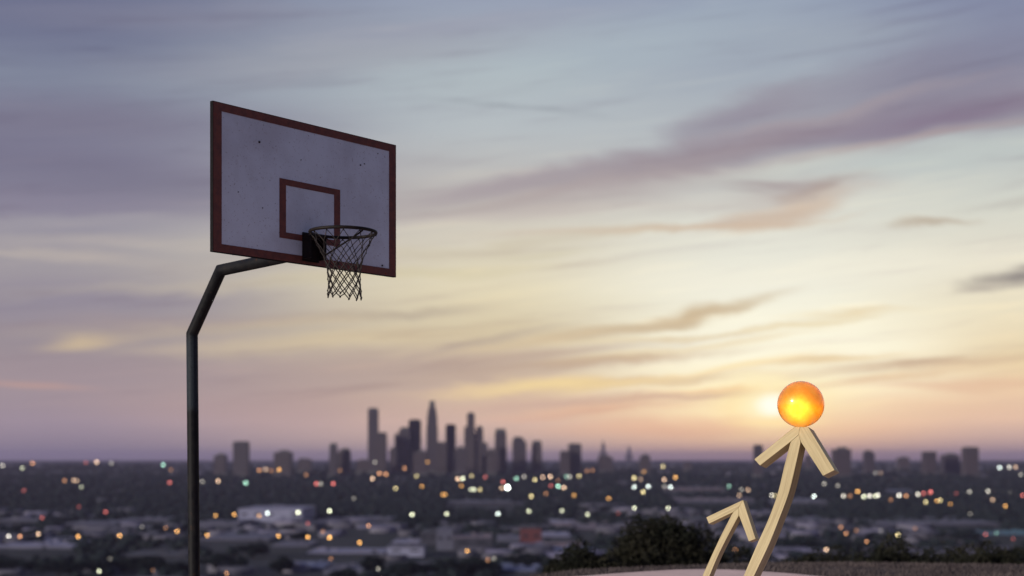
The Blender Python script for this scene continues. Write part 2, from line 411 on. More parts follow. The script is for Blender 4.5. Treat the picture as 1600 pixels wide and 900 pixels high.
# dry grass on the brow
def build_grass():
    n = 60000
    a = np.radians(rng.uniform(-2, 26, n)); 
    cr = crest(np.degrees(a)); d = cr + rng.uniform(-4.2, 1.0, n)
    x = d * np.sin(a); y = d * np.cos(a)
    zs = gz(x, y)
    # keep off the slab
    keep = (y > 15.3)
    px_ = 800 + x / y * F; edge = np.interp(px_, [845, 900, 960, 1010, 1050, 1095, 1140, 1190, 1240, 1290, 1340], [906, 900.5, 896, 892.6, 890.4, 889.2, 889.8, 892.6, 896.4, 901, 907])
    dslab = 1.345 * F / (edge - HORIZON)
    keep &= (y > dslab + .08)
    x, y, zs = x[keep], y[keep], zs[keep]; n = len(x)
    h = rng.uniform(.02, .065, n); w = rng.uniform(.004, .010, n); ph = rng.uniform(0, 2 * PI, n)
    lx = rng.normal(0, .02, n); ly = rng.normal(0, .02, n)
    V = np.zeros((n, 3, 3))
    V[:, 0] = np.stack([x - w * np.cos(ph), y - w * np.sin(ph), zs - .01], -1)
    V[:, 1] = np.stack([x + w * np.cos(ph), y + w * np.sin(ph), zs - .01], -1)
    V[:, 2] = np.stack([x + lx, y + ly, zs + h], -1)
    me = np_mesh('dry_grass', V.reshape(-1, 3), np.arange(n * 3).reshape(-1, 3))
    m = noisy('dry_grass_blades', (.048, .036, .040), (.085, .065, .066), 2.0, .9)
    o = link('dry_grass', me, m); tag(o, 'short dry brown grass along the brow of the hill', 'grass', kind='stuff')
build_grass()

# ------------------------------------------------------------------ basketball hoop
BC = Vector((-1.5425, 10.55, 2.025)); TV = Vector((0.648, 0.762, 0)).normalized(); NV = Vector((0.762, -0.648, 0)).normalized()
def build_hoop():
    base = BC - NV * 1.48
    root = empty('basketball_hoop', (base.x, base.y, -1.40))
    tag(root, 'outdoor basketball hoop with red-edged white backboard on a bent dark steel pole', 'basketball hoop')
    inv = Matrix.Translation(-Vector((base.x, base.y, -1.40)))
    def lp(L, z, t=0.0): return (BC + TV * t - NV * L).to_2d().to_3d() + Vector((0, 0, z))
    def part(name, bm, m, parent=root, smooth=False):
        if parent is root: bm.transform(inv)
        else: bm.transform(inv)
        return from_bm(name, bm, m, parent, smooth)
    # pole: one bent tube
    bm = bmesh.new()
    p0 = lp(1.455, -1.42); p0.x += .0; 
    tube_bm(bm, [lp(1.445, -1.42), lp(1.48, 1.047), lp(1.0956, 1.545), lp(.335, 1.578), lp(.07, 1.592)], .048, 28)
    pole = part('pole', bm, M_pole, smooth=True)
    md = pole.modifiers.new('edge', 'EDGE_SPLIT'); md.split_angle = R(14)
    # foot plate and collar
    bm = bmesh.new(); c = lp(1.445, -1.335); bmesh.ops.create_cone(bm, cap_ends=True, segments=24, radius1=.11, radius2=.09, depth=.05, matrix=Matrix.Translation(c))
    part('pole_collar', bm, M_pole)
    # local frame of the board: u along TV, v up, n out of the front
    def fr(u, n_, v): return BC + TV * u + NV * n_ + Vector((0, 0, v))
    def bbox(bm, u0, u1, n0, n1, v0, v1):
        vs = [bm.verts.new(fr(u, n_, v)) for u in (u0, u1) for n_ in (n0, n1) for v in (v0, v1)]
        for f in ((0, 1, 3, 2), (4, 6, 7, 5), (0, 4, 5, 1), (2, 3, 7, 6), (0, 2, 6, 4), (1, 5, 7, 3)): bm.faces.new([vs[i] for i in f])
    hw, hh = .915, .535
    bm = bmesh.new(); bbox(bm, -hw, hw, -.028, 0, -hh, hh)
    board = part('backboard', bm, M_board)
    st = .058; sv_ = .074
    for (a, b, c, d) in ((-hw, hw, hh - st, hh), (-hw, hw, -hh, -hh + st), (-hw, -hw + sv_, -hh + st, hh - st), (hw - sv_, hw, -hh + st, hh - st)):
        bm = bmesh.new(); bbox(bm, a, b, .0, .003, c, d); part('border_stripe', bm, M_stripe, board)
    # narrow metal edging behind the stripes
    for (a, b, c, d) in ((-hw - .004, hw + .004, hh, hh + .004), (-hw - .004, hw + .004, -hh - .004, -hh), (-hw - .004, -hw, -hh, hh), (hw, hw + .004, -hh, hh)):
        bm = bmesh.new(); bbox(bm, a, b, -.03, .002, c, d); part('edge_trim', bm, M_edge, board)
    zc0, zc1 = 1.661 - 2.025, 2.107 - 2.025; q = .046; qv = .062; uw = .305
    for (a, b, c, d) in ((-uw, uw, zc1 - q, zc1), (-uw, uw, zc0, zc0 + q), (-uw, -uw + qv, zc0 + q, zc1 - q), (uw - qv, uw, zc0 + q, zc1 - q)):
        bm = bmesh.new(); bbox(bm, a, b, 0, .003, c, d); part('target_stripe', bm, M_stripe, board)
    def board_uv(x, y):
        r = Vector(((x - 800) / F, 1, (HORIZON - y) / F)); k = BC.dot(NV) / r.dot(NV); p = r * k
        return (p - BC).dot(TV), p.z - BC.z
    for x, y, rr in ((405, 222, .009), (563, 258, .007), (569, 256, .005), (597, 415, .008), (364, 398, .005), (590, 240, .004), (372, 300, .004), (410, 325, .004), (470, 250, .0035)):
        u, v = board_uv(x, y); bm = bmesh.new()
        bmesh.ops.create_cone(bm, cap_ends=True, segments=10, radius1=rr, radius2=rr * .8, depth=.008)
        bm.transform(Matrix.Translation(fr(u, .003, v)) @ NV.to_track_quat('Z', 'Y').to_matrix().to_4x4())
        part('bolt', bm, M_hole, board)
    # steel mount at the back
    bm = bmesh.new()
    bbox(bm, -.45, .45, -.068, -.030, -.06, -.01); bbox(bm, -.45, .45, -.068, -.030, -.47, -.42)
    bbox(bm, -.06, -.02, -.110, -.068, -.50, .05); bbox(bm, .02, .06, -.110, -.068, -.50, .05)
    part('rear_bracket', bm, M_pole)
    # rim with plate, braces, hooks
    RC = BC + NV * .366; RC.z = 1.698; RR_ = .246
    bm = bmesh.new()
    ring = [RC + Vector((math.cos(a), math.sin(a), 0)) * RR_ for a in np.linspace(0, 2 * PI, 64, endpoint=False)]
    tube_bm(bm, ring, .0125, 10, closed=True)
    rim = part('rim', bm, M_rim, smooth=True)
    zr = 1.698 - 2.025
    bm = bmesh.new(); bbox(bm, -.085, .075, .0035, .016, -.515, zr + .03); bbox(bm, -.085, .075, .016, .105, zr - .012, zr + .012)
    bbox(bm, -.085, -.073, .016, .10, -.50, zr - .012); bbox(bm, .063, .075, .016, .10, -.50, zr - .012); bbox(bm, -.073, .063, .016, .028, -.50, zr - .012)
    part('rim_mount', bm, M_rim, rim)
    e1 = RC + NV * .245 - TV * .03 + Vector((0, 0, -.012)); s1_ = fr(.03, .10, -.485)
    bm = bmesh.new(); tube_bm(bm, [s1_, s1_ + (e1 - s1_) * .6 + Vector((0, 0, -.004)), s1_ + (e1 - s1_) * .93 + Vector((0, 0, -.004)), e1], .0065, 8); part('brace', bm, M_rim, rim, True)
    e2 = RC - TV * .20 - NV * .135 + Vector((0, 0, -.012)); s2_ = fr(.045, .10, -.475)
    bm = bmesh.new(); tube_bm(bm, [s2_, e2], .0065, 8); part('brace', bm, M_rim, rim, True)
    # net
    bm = bmesh.new(); N = 12
    rows = [(0, .243), (-.085, .203), (-.155, .165), (-.210, .143), (-.258, .130), (-.304, .124), (-.350, .121), (-.394, .122), (-.436, .125), (-.468, .128)]
    zs_row = [z for z, r in rows]
    # bottom dips to the right as the cords hang
    def node(j, k):
        z, r = rows[j]; off = .5 if j % 2 else 0
        a = 2 * PI * (k + off) / N + .13
        w = mnoise.noise(Vector((j * 1.7, k * .9, 3))) 
        rr = r * (1 + .06 * w * (j > 1)); sway = Vector((.012, 0, 0)) * (j / 8.0)
        dz = .010 * mnoise.noise(Vector((k * 1.3, j * .8, 9))) * (j > 0) - (.02 * (math.cos(a) > 0) * (j == 9))
        return RC + sway + Vector((math.cos(a) * rr, math.sin(a) * rr, z - .012 * (j == 0) + dz))
    NR = len(rows)
    for j in range(NR - 1):
        for k in range(N):
            p = node(j, k)
            for kk in ((k, k - 1) if j % 2 == 0 else (k, k + 1)):
                q_ = node(j + 1, kk % N); mid = (p + q_) / 2; c0 = Vector((RC.x, RC.y, mid.z)); mid = mid + (c0 - mid) * (.03 if j < 3 else .015)
                tube_bm(bm, [p, mid, q_], .0030 if j < 3 else .0042, 5, cap=False)
    for j in range(1, NR):
        for k in range(N):
            bmesh.ops.create_icosphere(bm, subdivisions=1, radius=.0070 if j < NR - 1 else .0085, matrix=Matrix.Translation(node(j, k)))
    for k in range(N):
        p = node(NR - 1, k); tube_bm(bm, [p, p + Vector((random.uniform(-.006, .006), random.uniform(-.006, .006), -random.uniform(.008, .02)))], [.0062, .005], 5)
    part('net', bm, M_net, rim)
    for k in range(N):
        a = 2 * PI * k / N + .13; p = RC + Vector((math.cos(a), math.sin(a), 0)) * RR_
        bm = bmesh.new(); o_ = Vector((math.cos(a), math.sin(a), 0))
        tube_bm(bm, [p + o_ * .004 + Vector((0, 0, -.008)), p + Vector((0, 0, -.022)), p - o_ * .008 + Vector((0, 0, -.016))], .003, 5)
        part('net_hook', bm, M_rim, rim)
build_hoop()

# ------------------------------------------------------------------ wooden arrows and the amber ball
AN = Vector((-.43, -.89, .13)).normalized()       # where the front faces look
def plane_pt(x, y, d0, anchor):
    r = Vector(((x - 800) / F, 1, (HORIZON - y) / F)); P0 = px(anchor[0], anchor[1], d0)
    return r * (P0.dot(AN) / r.dot(AN))
def slab_part(name, poly, depth, parent, loc, direction, dz=0.0, cuts=None):
    """extrude a front outline backwards; UV runs along `direction`"""
    bm = bmesh.new(); uvl = bm.loops.layers.uv.new('UVMap')
    off = -AN * dz
    f = [bm.verts.new(p - off - loc) for p in poly]; b = [bm.verts.new(p - off - AN * depth - loc) for p in poly]
    n = len(poly)
    if cuts:                                    # a strip: poly = left side then right side reversed
        h = n // 2
        for i in range(h - 1):
            bm.faces.new((f[i], f[i + 1], f[n - 2 - i], f[n - 1 - i])); bm.faces.new((b[n - 1 - i], b[n - 2 - i], b[i + 1], b[i]))
    else:
        bm.faces.new(f); bm.faces.new(b[::-1])
    for i in range(n): bm.faces.new((f[i], b[i], b[(i + 1) % n], f[(i + 1) % n]))
    bmesh.ops.recalc_face_normals(bm, faces=bm.faces)
    direction = direction.normalized(); side = direction.cross(AN).normalized()
    for fc in bm.faces:
        for lp_ in fc.loops:
            c = lp_.vert.co; lp_[uvl].uv = (c.dot(direction), c.dot(side) + c.dot(AN) * .8 + c.z * .02)
    o = from_bm(name, bm, M_wood, parent)
    bv = o.modifiers.new('bevel', 'BEVEL'); bv.width = .0025; bv.segments = 2; bv.limit_method = 'ANGLE'; bv.angle_limit = R(40)
    o.modifiers.new('wn', 'WEIGHTED_NORMAL')
    return o
def smooth_side(pts, y0, y1, n):
    P = np.array(sorted(pts, key=lambda p: p[1])); X_, Y_ = P[:, 0], P[:, 1]; M_ = np.gradient(X_, Y_); out = []
    for y in np.linspace(y0, y1, n):
        i = int(np.clip(np.searchsorted(Y_, y) - 1, 0, len(Y_) - 2)); h = Y_[i + 1] - Y_[i]; t = (y - Y_[i]) / h
        out.append((float((2*t**3 - 3*t*t + 1) * X_[i] + (t**3 - 2*t*t + t) * h * M_[i] + (3*t*t - 2*t**3) * X_[i + 1] + (t**3 - t*t) * h * M_[i + 1]), float(y)))
    return out
def arrow(label, d0, anchor, L, Rr, top, left, right, ytop, yend, depth, foot):
    bz = -1.36
    e = plane_pt(foot[0], foot[1], d0, anchor)
    root = empty('wooden_arrow', (e.x, e.y, bz)); loc = Vector((e.x, e.y, bz))
    tag(root, label, 'wooden arrow', 'pale wooden arrows rising from the foreground')
    P = lambda q: plane_pt(q[0], q[1], d0, anchor)
    for nm, poly in (('barb', L), ('barb', Rr)):
        pp = [P(q) for q in poly]
        dirv = pp[1] - pp[0] if nm == 'barb' and poly is L else pp[2] - pp[1]
        slab_part(nm, pp, depth, root, loc, dirv)
    n = 26
    ls = [top[2], (top[0][0], top[0][1])] + smooth_side(left, ytop, yend, n); rs = [top[3], (top[1][0], top[1][1])] + smooth_side(right, ytop, yend, n)
    poly = [P(q) for q in ls] + [P(q) for q in rs[::-1]]
    o = slab_part('shaft', poly, depth, root, loc, P(left[-1]) - P(left[0]), dz=.0, cuts=True)
    # curved grain: recompute uv from the strip
    me = o.data; uvl = me.uv_layers[0]; H = len(ls); acc = [0.0]
    for i in range(H - 1): acc.append(acc[-1] + (poly[i + 1] - poly[i]).length)
    N2 = len(poly)
    wd = (poly[3] - poly[N2 - 4]).length
    for pl in me.polygons:
        for li in pl.loop_indices:
            vi = me.loops[li].vertex_index; back = vi >= N2; k = vi % N2
            lft = k < H; i = k if lft else N2 - 1 - k
            uvl.data[li].uv = (acc[i], (0 if lft else wd) + (depth * .9 if back else 0) * (1 if not lft else -1))
    return root
big_d = 10.0; anc = (1251, 668)
arrow('tall curved wooden arrow carrying the glowing orange ball on its tip', big_d, anc,
      [(1241, 667), (1178.5, 717.5), (1187.5, 727.5), (1235.5, 690.0), (1248, 679), (1250, 667)],
      [(1250, 667), (1263, 667), (1304, 734.5), (1286, 743.5), (1251.3, 690.5), (1248, 679)],
      [(1236.6, 689.2), (1250.6, 689.6), (1247.7, 679.6), (1248.3, 679.6)],
      [(1234.9, 692), (1226, 726), (1215, 771.5), (1201.6, 809), (1184.6, 847), (1162.7, 898), (1106, 1020)],
      [(1250.7, 692), (1245, 718.6), (1232, 771.5), (1218, 809), (1203, 847), (1179, 898), (1124, 1020)],
      692, 1016, .165, (1112, 1012))
arrow('small straight wooden arrow with a bare tip, lower and left of the tall one', 10.6, (1161, 781),
      [(1161, 781), (1103.4, 808.3), (1107.6, 818.4), (1145, 800.5), (1154, 793)],
      [(1154, 793), (1161, 781), (1180.7, 842), (1170, 846), (1154.6, 805)],
      [(1145.6, 800.2), (1154.2, 803.5), (1153.6, 793.4), (1154.0, 793.6)],
      [(1143.9, 803), (1126, 838), (1112, 868), (1098, 899), (1048, 1020)],
      [(1154.0, 806), (1134.8, 842), (1121.5, 869), (1108.8, 899), (1061, 1020)],
      806, 1018, .105, (1053, 1016))

def build_ball():
    c = px(1251.3, 631.6, 10.03) ; rad = 36.2 * 10.03 / F
    m, t, b = mat('amber_resin', (1.0, .36, .02), .12, 0, .5)
    g = t.new('ShaderNodeTexCoord').outputs['Object']
    nz = t.noise(g, 16, 5, .6)
    colr = t.mix(t.maprange(nz, .38, .62), (1.0, .70, .15), (.96, .54, .07))
    t.put(b.inputs['Base Color'], colr); b.inputs['Transmission Weight'].default_value = .85
    b.inputs['IOR'].default_value = 1.30; b.inputs['Roughness'].default_value = .35
    b.inputs['Coat Weight'].default_value = 1.0; b.inputs['Coat Roughness'].default_value = .06
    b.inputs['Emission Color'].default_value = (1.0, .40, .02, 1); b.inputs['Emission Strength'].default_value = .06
    bm = bmesh.new(); bmesh.ops.create_uvsphere(bm, u_segments=64, v_segments=40, radius=rad)
    for v in bm.verts:
        v.co *= 1 + .012 * mnoise.noise(v.co * 7)
    ball = from_bm('glowing_ball', bm, m, smooth=True, loc=c)
    tag(ball, 'glossy translucent orange ball glowing yellow inside, balanced on the tall arrow', 'ball')
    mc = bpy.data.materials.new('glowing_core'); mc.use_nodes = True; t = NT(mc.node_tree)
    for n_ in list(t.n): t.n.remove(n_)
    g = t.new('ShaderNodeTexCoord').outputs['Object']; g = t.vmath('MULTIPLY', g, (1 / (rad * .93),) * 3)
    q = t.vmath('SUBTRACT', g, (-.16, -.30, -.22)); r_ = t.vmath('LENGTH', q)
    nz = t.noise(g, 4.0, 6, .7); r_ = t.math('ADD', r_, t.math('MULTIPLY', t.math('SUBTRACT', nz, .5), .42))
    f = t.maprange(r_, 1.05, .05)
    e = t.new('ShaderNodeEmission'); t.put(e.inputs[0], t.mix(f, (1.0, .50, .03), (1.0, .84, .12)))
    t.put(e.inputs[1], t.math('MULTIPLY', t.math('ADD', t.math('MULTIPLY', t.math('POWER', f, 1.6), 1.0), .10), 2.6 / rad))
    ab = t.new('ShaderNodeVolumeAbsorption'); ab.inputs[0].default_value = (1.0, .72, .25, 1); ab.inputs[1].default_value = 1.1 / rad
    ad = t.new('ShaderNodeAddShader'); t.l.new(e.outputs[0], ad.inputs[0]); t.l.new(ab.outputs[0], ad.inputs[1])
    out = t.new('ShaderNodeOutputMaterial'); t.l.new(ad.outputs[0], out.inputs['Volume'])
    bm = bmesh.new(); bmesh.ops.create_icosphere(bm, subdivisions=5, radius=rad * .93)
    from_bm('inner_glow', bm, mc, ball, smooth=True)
build_ball()

# ------------------------------------------------------------------ skyline
def city_mat(name, c, rough=.75, bands=3.4):
    m, t, b = mat(name, c, rough, 0, .4)
    g = t.new('ShaderNodeTexCoord').outputs['Object']
    n = t.noise(g, .03, 3, .6)
    sp = t.new('ShaderNodeSeparateXYZ'); t.put(sp.inputs[0], g)
    st = t.math('FRACT', t.math('MULTIPLY', sp.outputs[2], 1 / bands))
    c2 = tuple(v * .55 for v in c)
    base = t.mix(t.maprange(n, .3, .7), c, tuple(v * .8 for v in c))
    t.put(b.inputs['Base Color'], t.mix(t.maprange(st, .45, .55), base, c2))
    return m
M_tw = [city_mat('tower_stone', (.046, .034, .044)), city_mat('tower_glass', (.042, .033, .045), .6), city_mat('tower_concrete', (.049, .037, .045))]
M_troof = mat('tower_roof_dark', (.06, .06, .065), .8)[0]
def tower(x0, x1, y0, label, shape='slab', dist=5500, cat='tower', dep=1.0, k=0):
    dist *= .735
    w = (x1 - x0) * dist / F; xc = ((x0 + x1) / 2 - 800) * dist / F
    zb = float(zplain(dist)) - 2; H = (HORIZON - y0 + 1.6) * dist / F - zb
    root = empty('skyscraper' if H > 95 else 'office_block', (xc, dist, zb)); tag(root, label, cat)
    D = w * dep; m = M_tw[k % 3]
    bm = bmesh.new()
    def b(cx, cw, z0, z1, cd_=None, cy=0): box_bm(bm, (cx * w, cy, (z0 + z1) / 2 * H), (cw * w, (cd_ or cw) * D, (z1 - z0) * H))
    if shape == 'slab': b(0, 1, 0, .975); top = (0, .8, .975, 1.0)
    elif shape == 'block': b(0, 1, 0, .93); top = (.05, .5, .93, 1.0)
    elif shape == 'spire':
        b(0, 1.0, 0, .34); b(0, .92, .34, .66); b(0, .82, .66, .80); b(0, .70, .80, .885); b(0, .50, .885, .93); top = (0, .44, .93, 1.0)
    elif shape == 'stepl': b(0, 1, 0, .86); b(.12, .72, .86, .95); top = (.14, .5, .95, 1.0)
    elif shape == 'crown': b(0, 1, 0, .77); b(.12, .72, .77, .975); top = (.12, .5, .975, 1.0)
    elif shape == 'round': b(0, 1, 0, .88); b(-.06, .8, .88, .96); top = (-.1, .55, .96, 1.0)
    elif shape == 'mast': b(0, 1, 0, .5); b(0, .5, .5, .82); top = (0, .16, .82, 1.0)
    elif shape == 'taper': b(0, 1.0, 0, .6); b(0, .93, .6, .92); top = (0, .8, .92, 1.0)
    from_bm('tower_walls', bm, m, root)
    bm = bmesh.new(); cx, cw, z0, z1 = top
    box_bm(bm, (cx * w, 0, (z0 + z1) / 2 * H + .05), (cw * w, cw * D, (z1 - z0) * H)); from_bm('rooftop_plant', bm, M_troof, root)
    bm = bmesh.new()                                       # podium at the foot
    box_bm(bm, (0, -.06 * D, 5), (w * 1.12, D * 1.2, 10.0)); from_bm('podium', bm, M_troof, root)
SK = [
 (336, 354, 710, 'low faint block just right of the hoop pole', 'block', 5200), (366, 388, 691, 'dark square office block standing alone right of the hoop pole', 'slab', 5000),
 (430, 456, 705, 'wide low block under the backboard, left of the twin-stepped block', 'block', 5000), (467, 487, 717.5, 'small low block between the wide block and the stepped block', 'round', 5600),
 (515, 527, 694, 'narrow block, left half of the pair below the net', 'taper', 5050), (525, 547, 702, 'broader lower block, right half of the pair below the net', 'stepl', 5100),
 (558, 576, 719, 'low block against the foot of the leftmost tall skyscraper', 'block', 5500),
 (575.5, 591, 639, 'tall flat-topped skyscraper at the left end of downtown', 'slab', 5450), (588, 604, 677, 'shorter tower against the right side of the leftmost skyscraper', 'slab', 5400),
 (609, 620, 700, 'low tower in the gap right of the leftmost skyscraper pair', 'block', 5300), (617.5, 641, 669, 'broad tower with stepped left shoulder', 'stepl', 5500),
 (639, 657.5, 657, 'flat-topped tower just left of the spire tower', 'slab', 5560), (646, 668, 705, 'low block in front of the gap left of the spire tower', 'block', 5200),
 (666, 684.5, 628, 'tallest skyscraper tapering to a narrow crown', 'spire', 5500), (682, 698, 692, 'low block against the right side of the tallest skyscraper', 'slab', 5300),
 (696.5, 712, 664.5, 'slim flat-topped tower right of the tallest skyscraper', 'slab', 5600), (710, 728, 699, 'low block between two tall towers right of the spire tower', 'block', 5250),
 (725.5, 742, 646, 'second tallest right-hand tower with a set-back crown', 'crown', 5500), (740, 755, 667, 'tower joined to the right side of the set-back crown tower', 'stepl', 5540),
 (753, 762, 693, 'narrow low tower beside the joined pair', 'slab', 5350), (760, 774, 702, 'low block left of the slightly tapering tower', 'block', 5250),
 (772.5, 792, 671.5, 'slightly tapering flat-topped tower right of the main cluster', 'taper', 5450), (800.5, 822.5, 684, 'tower with rounded shoulder, fourth from the right end of downtown', 'round', 5400),
 (830.5, 847, 690, 'slim tower at the right end of the downtown cluster', 'taper', 5400), (875, 890, 706, 'lower block of the pair right of downtown', 'slab', 5200),
 (888, 908, 694.5, 'taller block of the pair right of downtown', 'slab', 5220), (937, 948, 689, 'faint distant slim tower beyond the low mound right of downtown', 'mast', 13500),
 (935, 957, 713, 'low mound-like block right of the paired blocks', 'round', 5600), (978, 988, 697, 'fainter distant mast tower, right of the other faint tower', 'mast', 15500),
 (1000, 1015, 711, 'small dark block between downtown and the arrows', 'block', 5300), (1068, 1080, 722, 'tiny low block above the small arrow', 'block', 6000),
 (1178, 1191, 696.5, 'narrow block behind the left barb of the tall arrow', 'slab', 5000), (1258, 1268, 712, 'faint low block behind the neck of the tall arrow', 'block', 6500),
 (1302, 1327, 700, 'wide block just right of the tall arrow head', 'block', 5000), (1350, 1365, 705, 'slim block second right of the tall arrow', 'round', 5300),
 (1403, 1419, 715, 'low faint block third right of the tall arrow', 'block', 6200), (1442.5, 1461, 707, 'left block of the three near the right edge', 'slab', 5200),
 (1472.5, 1496, 710, 'middle and lowest block of the three near the right edge', 'block', 5300), (1505.5, 1526, 700, 'right and tallest block of the three near the right edge', 'slab', 5000),
]
for i, s in enumerate(SK):
    tower(s[0], s[1], s[2], s[3], s[4], s[5] + (i % 3) * 17, k=i)

# ------------------------------------------------------------------ nearer low buildings
def bm_mat(name, c, k=.55):
    c = (c[0] * k * .92, c[1] * k * .92, c[2] * k * 1.2)
    return noisy(name, c, tuple(v * .75 for v in c), .06, .8, coord='Object')
M_w = {'white': bm_mat('warehouse_white', (.42, .42, .48)), 'grey': bm_mat('wall_grey', (.16, .16, .19)), 'pink': bm_mat('wall_pinkish', (.24, .18, .18)),
       'red': bm_mat('brick_red_wall', (.20, .055, .05)), 'tan': bm_mat('wall_tan', (.20, .17, .17)), 'dark': bm_mat('wall_dark', (.06, .06, .075))}
M_r = {'pale': bm_mat('roof_pale', (.34, .33, .39)), 'mid': bm_mat('roof_mid', (.17, .165, .20)), 'blue': bm_mat('roof_bluish', (.20, .23, .33)),
       'pink': bm_mat('roof_pinkish', (.24, .19, .20)), 'dark': bm_mat('roof_dark', (.07, .07, .085)), 'teal': bm_mat('roof_teal', (.10, .22, .25))}
M_win = mat('dark_window_glass', (.02, .022, .03), .2)[0]
HB = [
 (372, 472, 790, 795, 816, 'white', 'pale', 'long white warehouse right of the hoop pole with two bright lamps before it'),
 (-30, 112, 839, 853, 858, 'grey', 'pale', 'very long pale-roofed shed at the left edge'),
 (306, 372, 811, 817, 822, 'grey', 'mid', 'flat-roofed shed between the hoop pole and the white warehouse'),
 (425, 505, 877, 886, 891, 'grey', 'blue', 'bluish flat roof near the bottom, right of the big dark tree'),
 (505, 566, 881, 892, 898, 'grey', 'mid', 'grey flat roof near the bottom, right of the bluish one'),
 (480, 600, 856, 863, 867, 'dark', 'pale', 'long narrow pale roof below the row of four orange lamps'),
 (425, 482, 845, 852, 855, 'dark', 'mid', 'grey roof under the leftmost lamp of the orange row'),
 (605, 662, 851, 854, 870, 'white', 'mid', 'pale boxy building with blank front below the spire tower'),
 (612, 662, 842, 847, 850, 'dark', 'pale', 'thin pale roof just behind the pale boxy building'),
 (682, 708, 824, 828, 860, 'grey', 'mid', 'tallest grey block in the near district below downtown'),
 (657, 682, 826, 831, 852, 'dark', 'dark', 'dark block attached left of the tall grey block'),
 (708, 768, 833, 839, 862, 'dark', 'pink', 'reddish-roofed long building right of the tall grey block'),
 (813, 846, 820, 824, 857, 'red', 'dark', 'dark red brick building with a plain square front'),
 (846, 892, 830, 837, 841, 'dark', 'pale', 'pale roof just right of the red brick building'),
 (850, 908, 842, 846, 859, 'pink', 'dark', 'pinkish low building right of the red brick building foot'),
 (868, 936, 851, 864, 870, 'dark', 'blue', 'slanting bluish roof left of the big round bush'),
 (778, 848, 877, 890, 897, 'dark', 'blue', 'bluish roof at the bottom, left of the bush'),
 (900, 1010, 814, 825, 830, 'dark', 'pink', 'broad dusky pink roof above the big bush'),
 (862, 900, 811, 816, 820, 'pink', 'pale', 'small pale building above the red brick building, right side'),
 (1058, 1178, 773, 780, 785, 'grey', 'pink', 'very long low shed behind the small arrow'),
 (1206, 1292, 775, 782, 787, 'grey', 'mid', 'long low shed behind the shaft of the tall arrow'),
 (1040, 1132, 757, 762, 766, 'pink', 'mid', 'distant long low building above the small arrow'),
 (1388, 1424, 762, 766, 770, 'grey', 'blue', 'small bluish roof above the lamp rows on the right'),
 (1375, 1452, 811, 818, 823, 'dark', 'mid', 'grey roof right of centre in the dark right-hand district'),
 (1456, 1562, 808, 817, 822, 'dark', 'mid', 'longer grey roof toward the right edge'),
 (1228, 1330, 807, 815, 819, 'dark', 'mid', 'grey roof just right of the tall arrow shaft'),
 (1530, 1640, 828, 834, 838, 'dark', 'teal', 'dim teal roof at the right edge'),
 (186, 262, 805, 812, 816, 'dark', 'mid', 'grey roof left of the hoop pole, upper one'),
 (96, 180, 812, 818, 822, 'dark', 'mid', 'grey roof in the left part above the amber lamps'),
 (-10, 60, 806, 812, 816, 'dark', 'mid', 'grey roof at the left edge above the pale shed'),
 (190, 292, 860, 867, 871, 'dark', 'dark', 'dark broad roof left of the hoop pole, lower one'),
 (312, 420, 828, 842, 847, 'dark', 'mid', 'wide dim yard roof right of the hoop pole below the warehouse'),
 (556, 626, 818, 824, 828, 'dark', 'pale', 'pale roof at the right end of the orange lamp row'),
 (700, 800, 779, 784, 789, 'dark', 'mid', 'low arched-looking roof in the dark belt below downtown'),
 (776, 812, 835, 842, 846, 'grey', 'mid', 'small grey roof just left of the red brick building'),
 (1040, 1125, 806, 812, 817, 'dark', 'dark', 'dim roof behind the head of the small arrow'),
 (505, 610, 806, 811, 815, 'dark', 'mid', 'thin grey roof below the three bright green-white lamps'),
]
FRONT = []
def low_building(x0, x1, yb, yf, ybase, wk, rk, label):
    d = ground_dist(ybase)
    zb = float(zplain(d)); H = (HORIZON - yf) * d / F - zb; d2 = (-zb - H) * F / (yb - HORIZON); D = max(14, min(d2 - d, 260)); w = (x1 - x0) * d / F
    FRONT.append((x0, x1, yb - 1, ybase, d))
    root = empty('low_building', (((x0 + x1) / 2 - 800) * d / F, d, zb)); tag(root, label, 'building')
    bm = bmesh.new(); box_bm(bm, (0, D / 2, H / 2 - .4), (w, D, H - .8)); from_bm('wall', bm, M_w[wk], root)
    bm = bmesh.new(); box_bm(bm, (0, D / 2, H - .5), (w + .5, D + .5, .9))
    for i in range(random.randint(2, 5)):
        sx = random.uniform(2, 6); box_bm(bm, (random.uniform(-.4, .4) * w, random.uniform(.15, .85) * D, H + .9), (sx, random.uniform(3, 8), random.uniform(1.2, 2.2)))
    from_bm('roof', bm, M_r[rk], root)
    n = max(2, int(w / 16)); hz = min(H * .35, 4.5)
    me = None
    for i in range(n):
        cx = (-.5 + (i + .5) / n) * w
        if i % 4 == 3:
            bm = bmesh.new(); box_bm(bm, (cx, -.06, 2.0), (4.2, .3, 4.0)); from_bm('loading_door', bm, M_win, root)
        elif H > 4:
            if me is None:
                bm = bmesh.new(); box_bm(bm, (0, 0, 0), (w / n * .5, .3, hz * .5)); o = from_bm('window', bm, M_win, root, loc=(cx, -.06, H * .6)); me = o.data
            else: link('window', me, None, root, loc=(cx, -.06, H * .6))
for b in HB: low_building(*b)

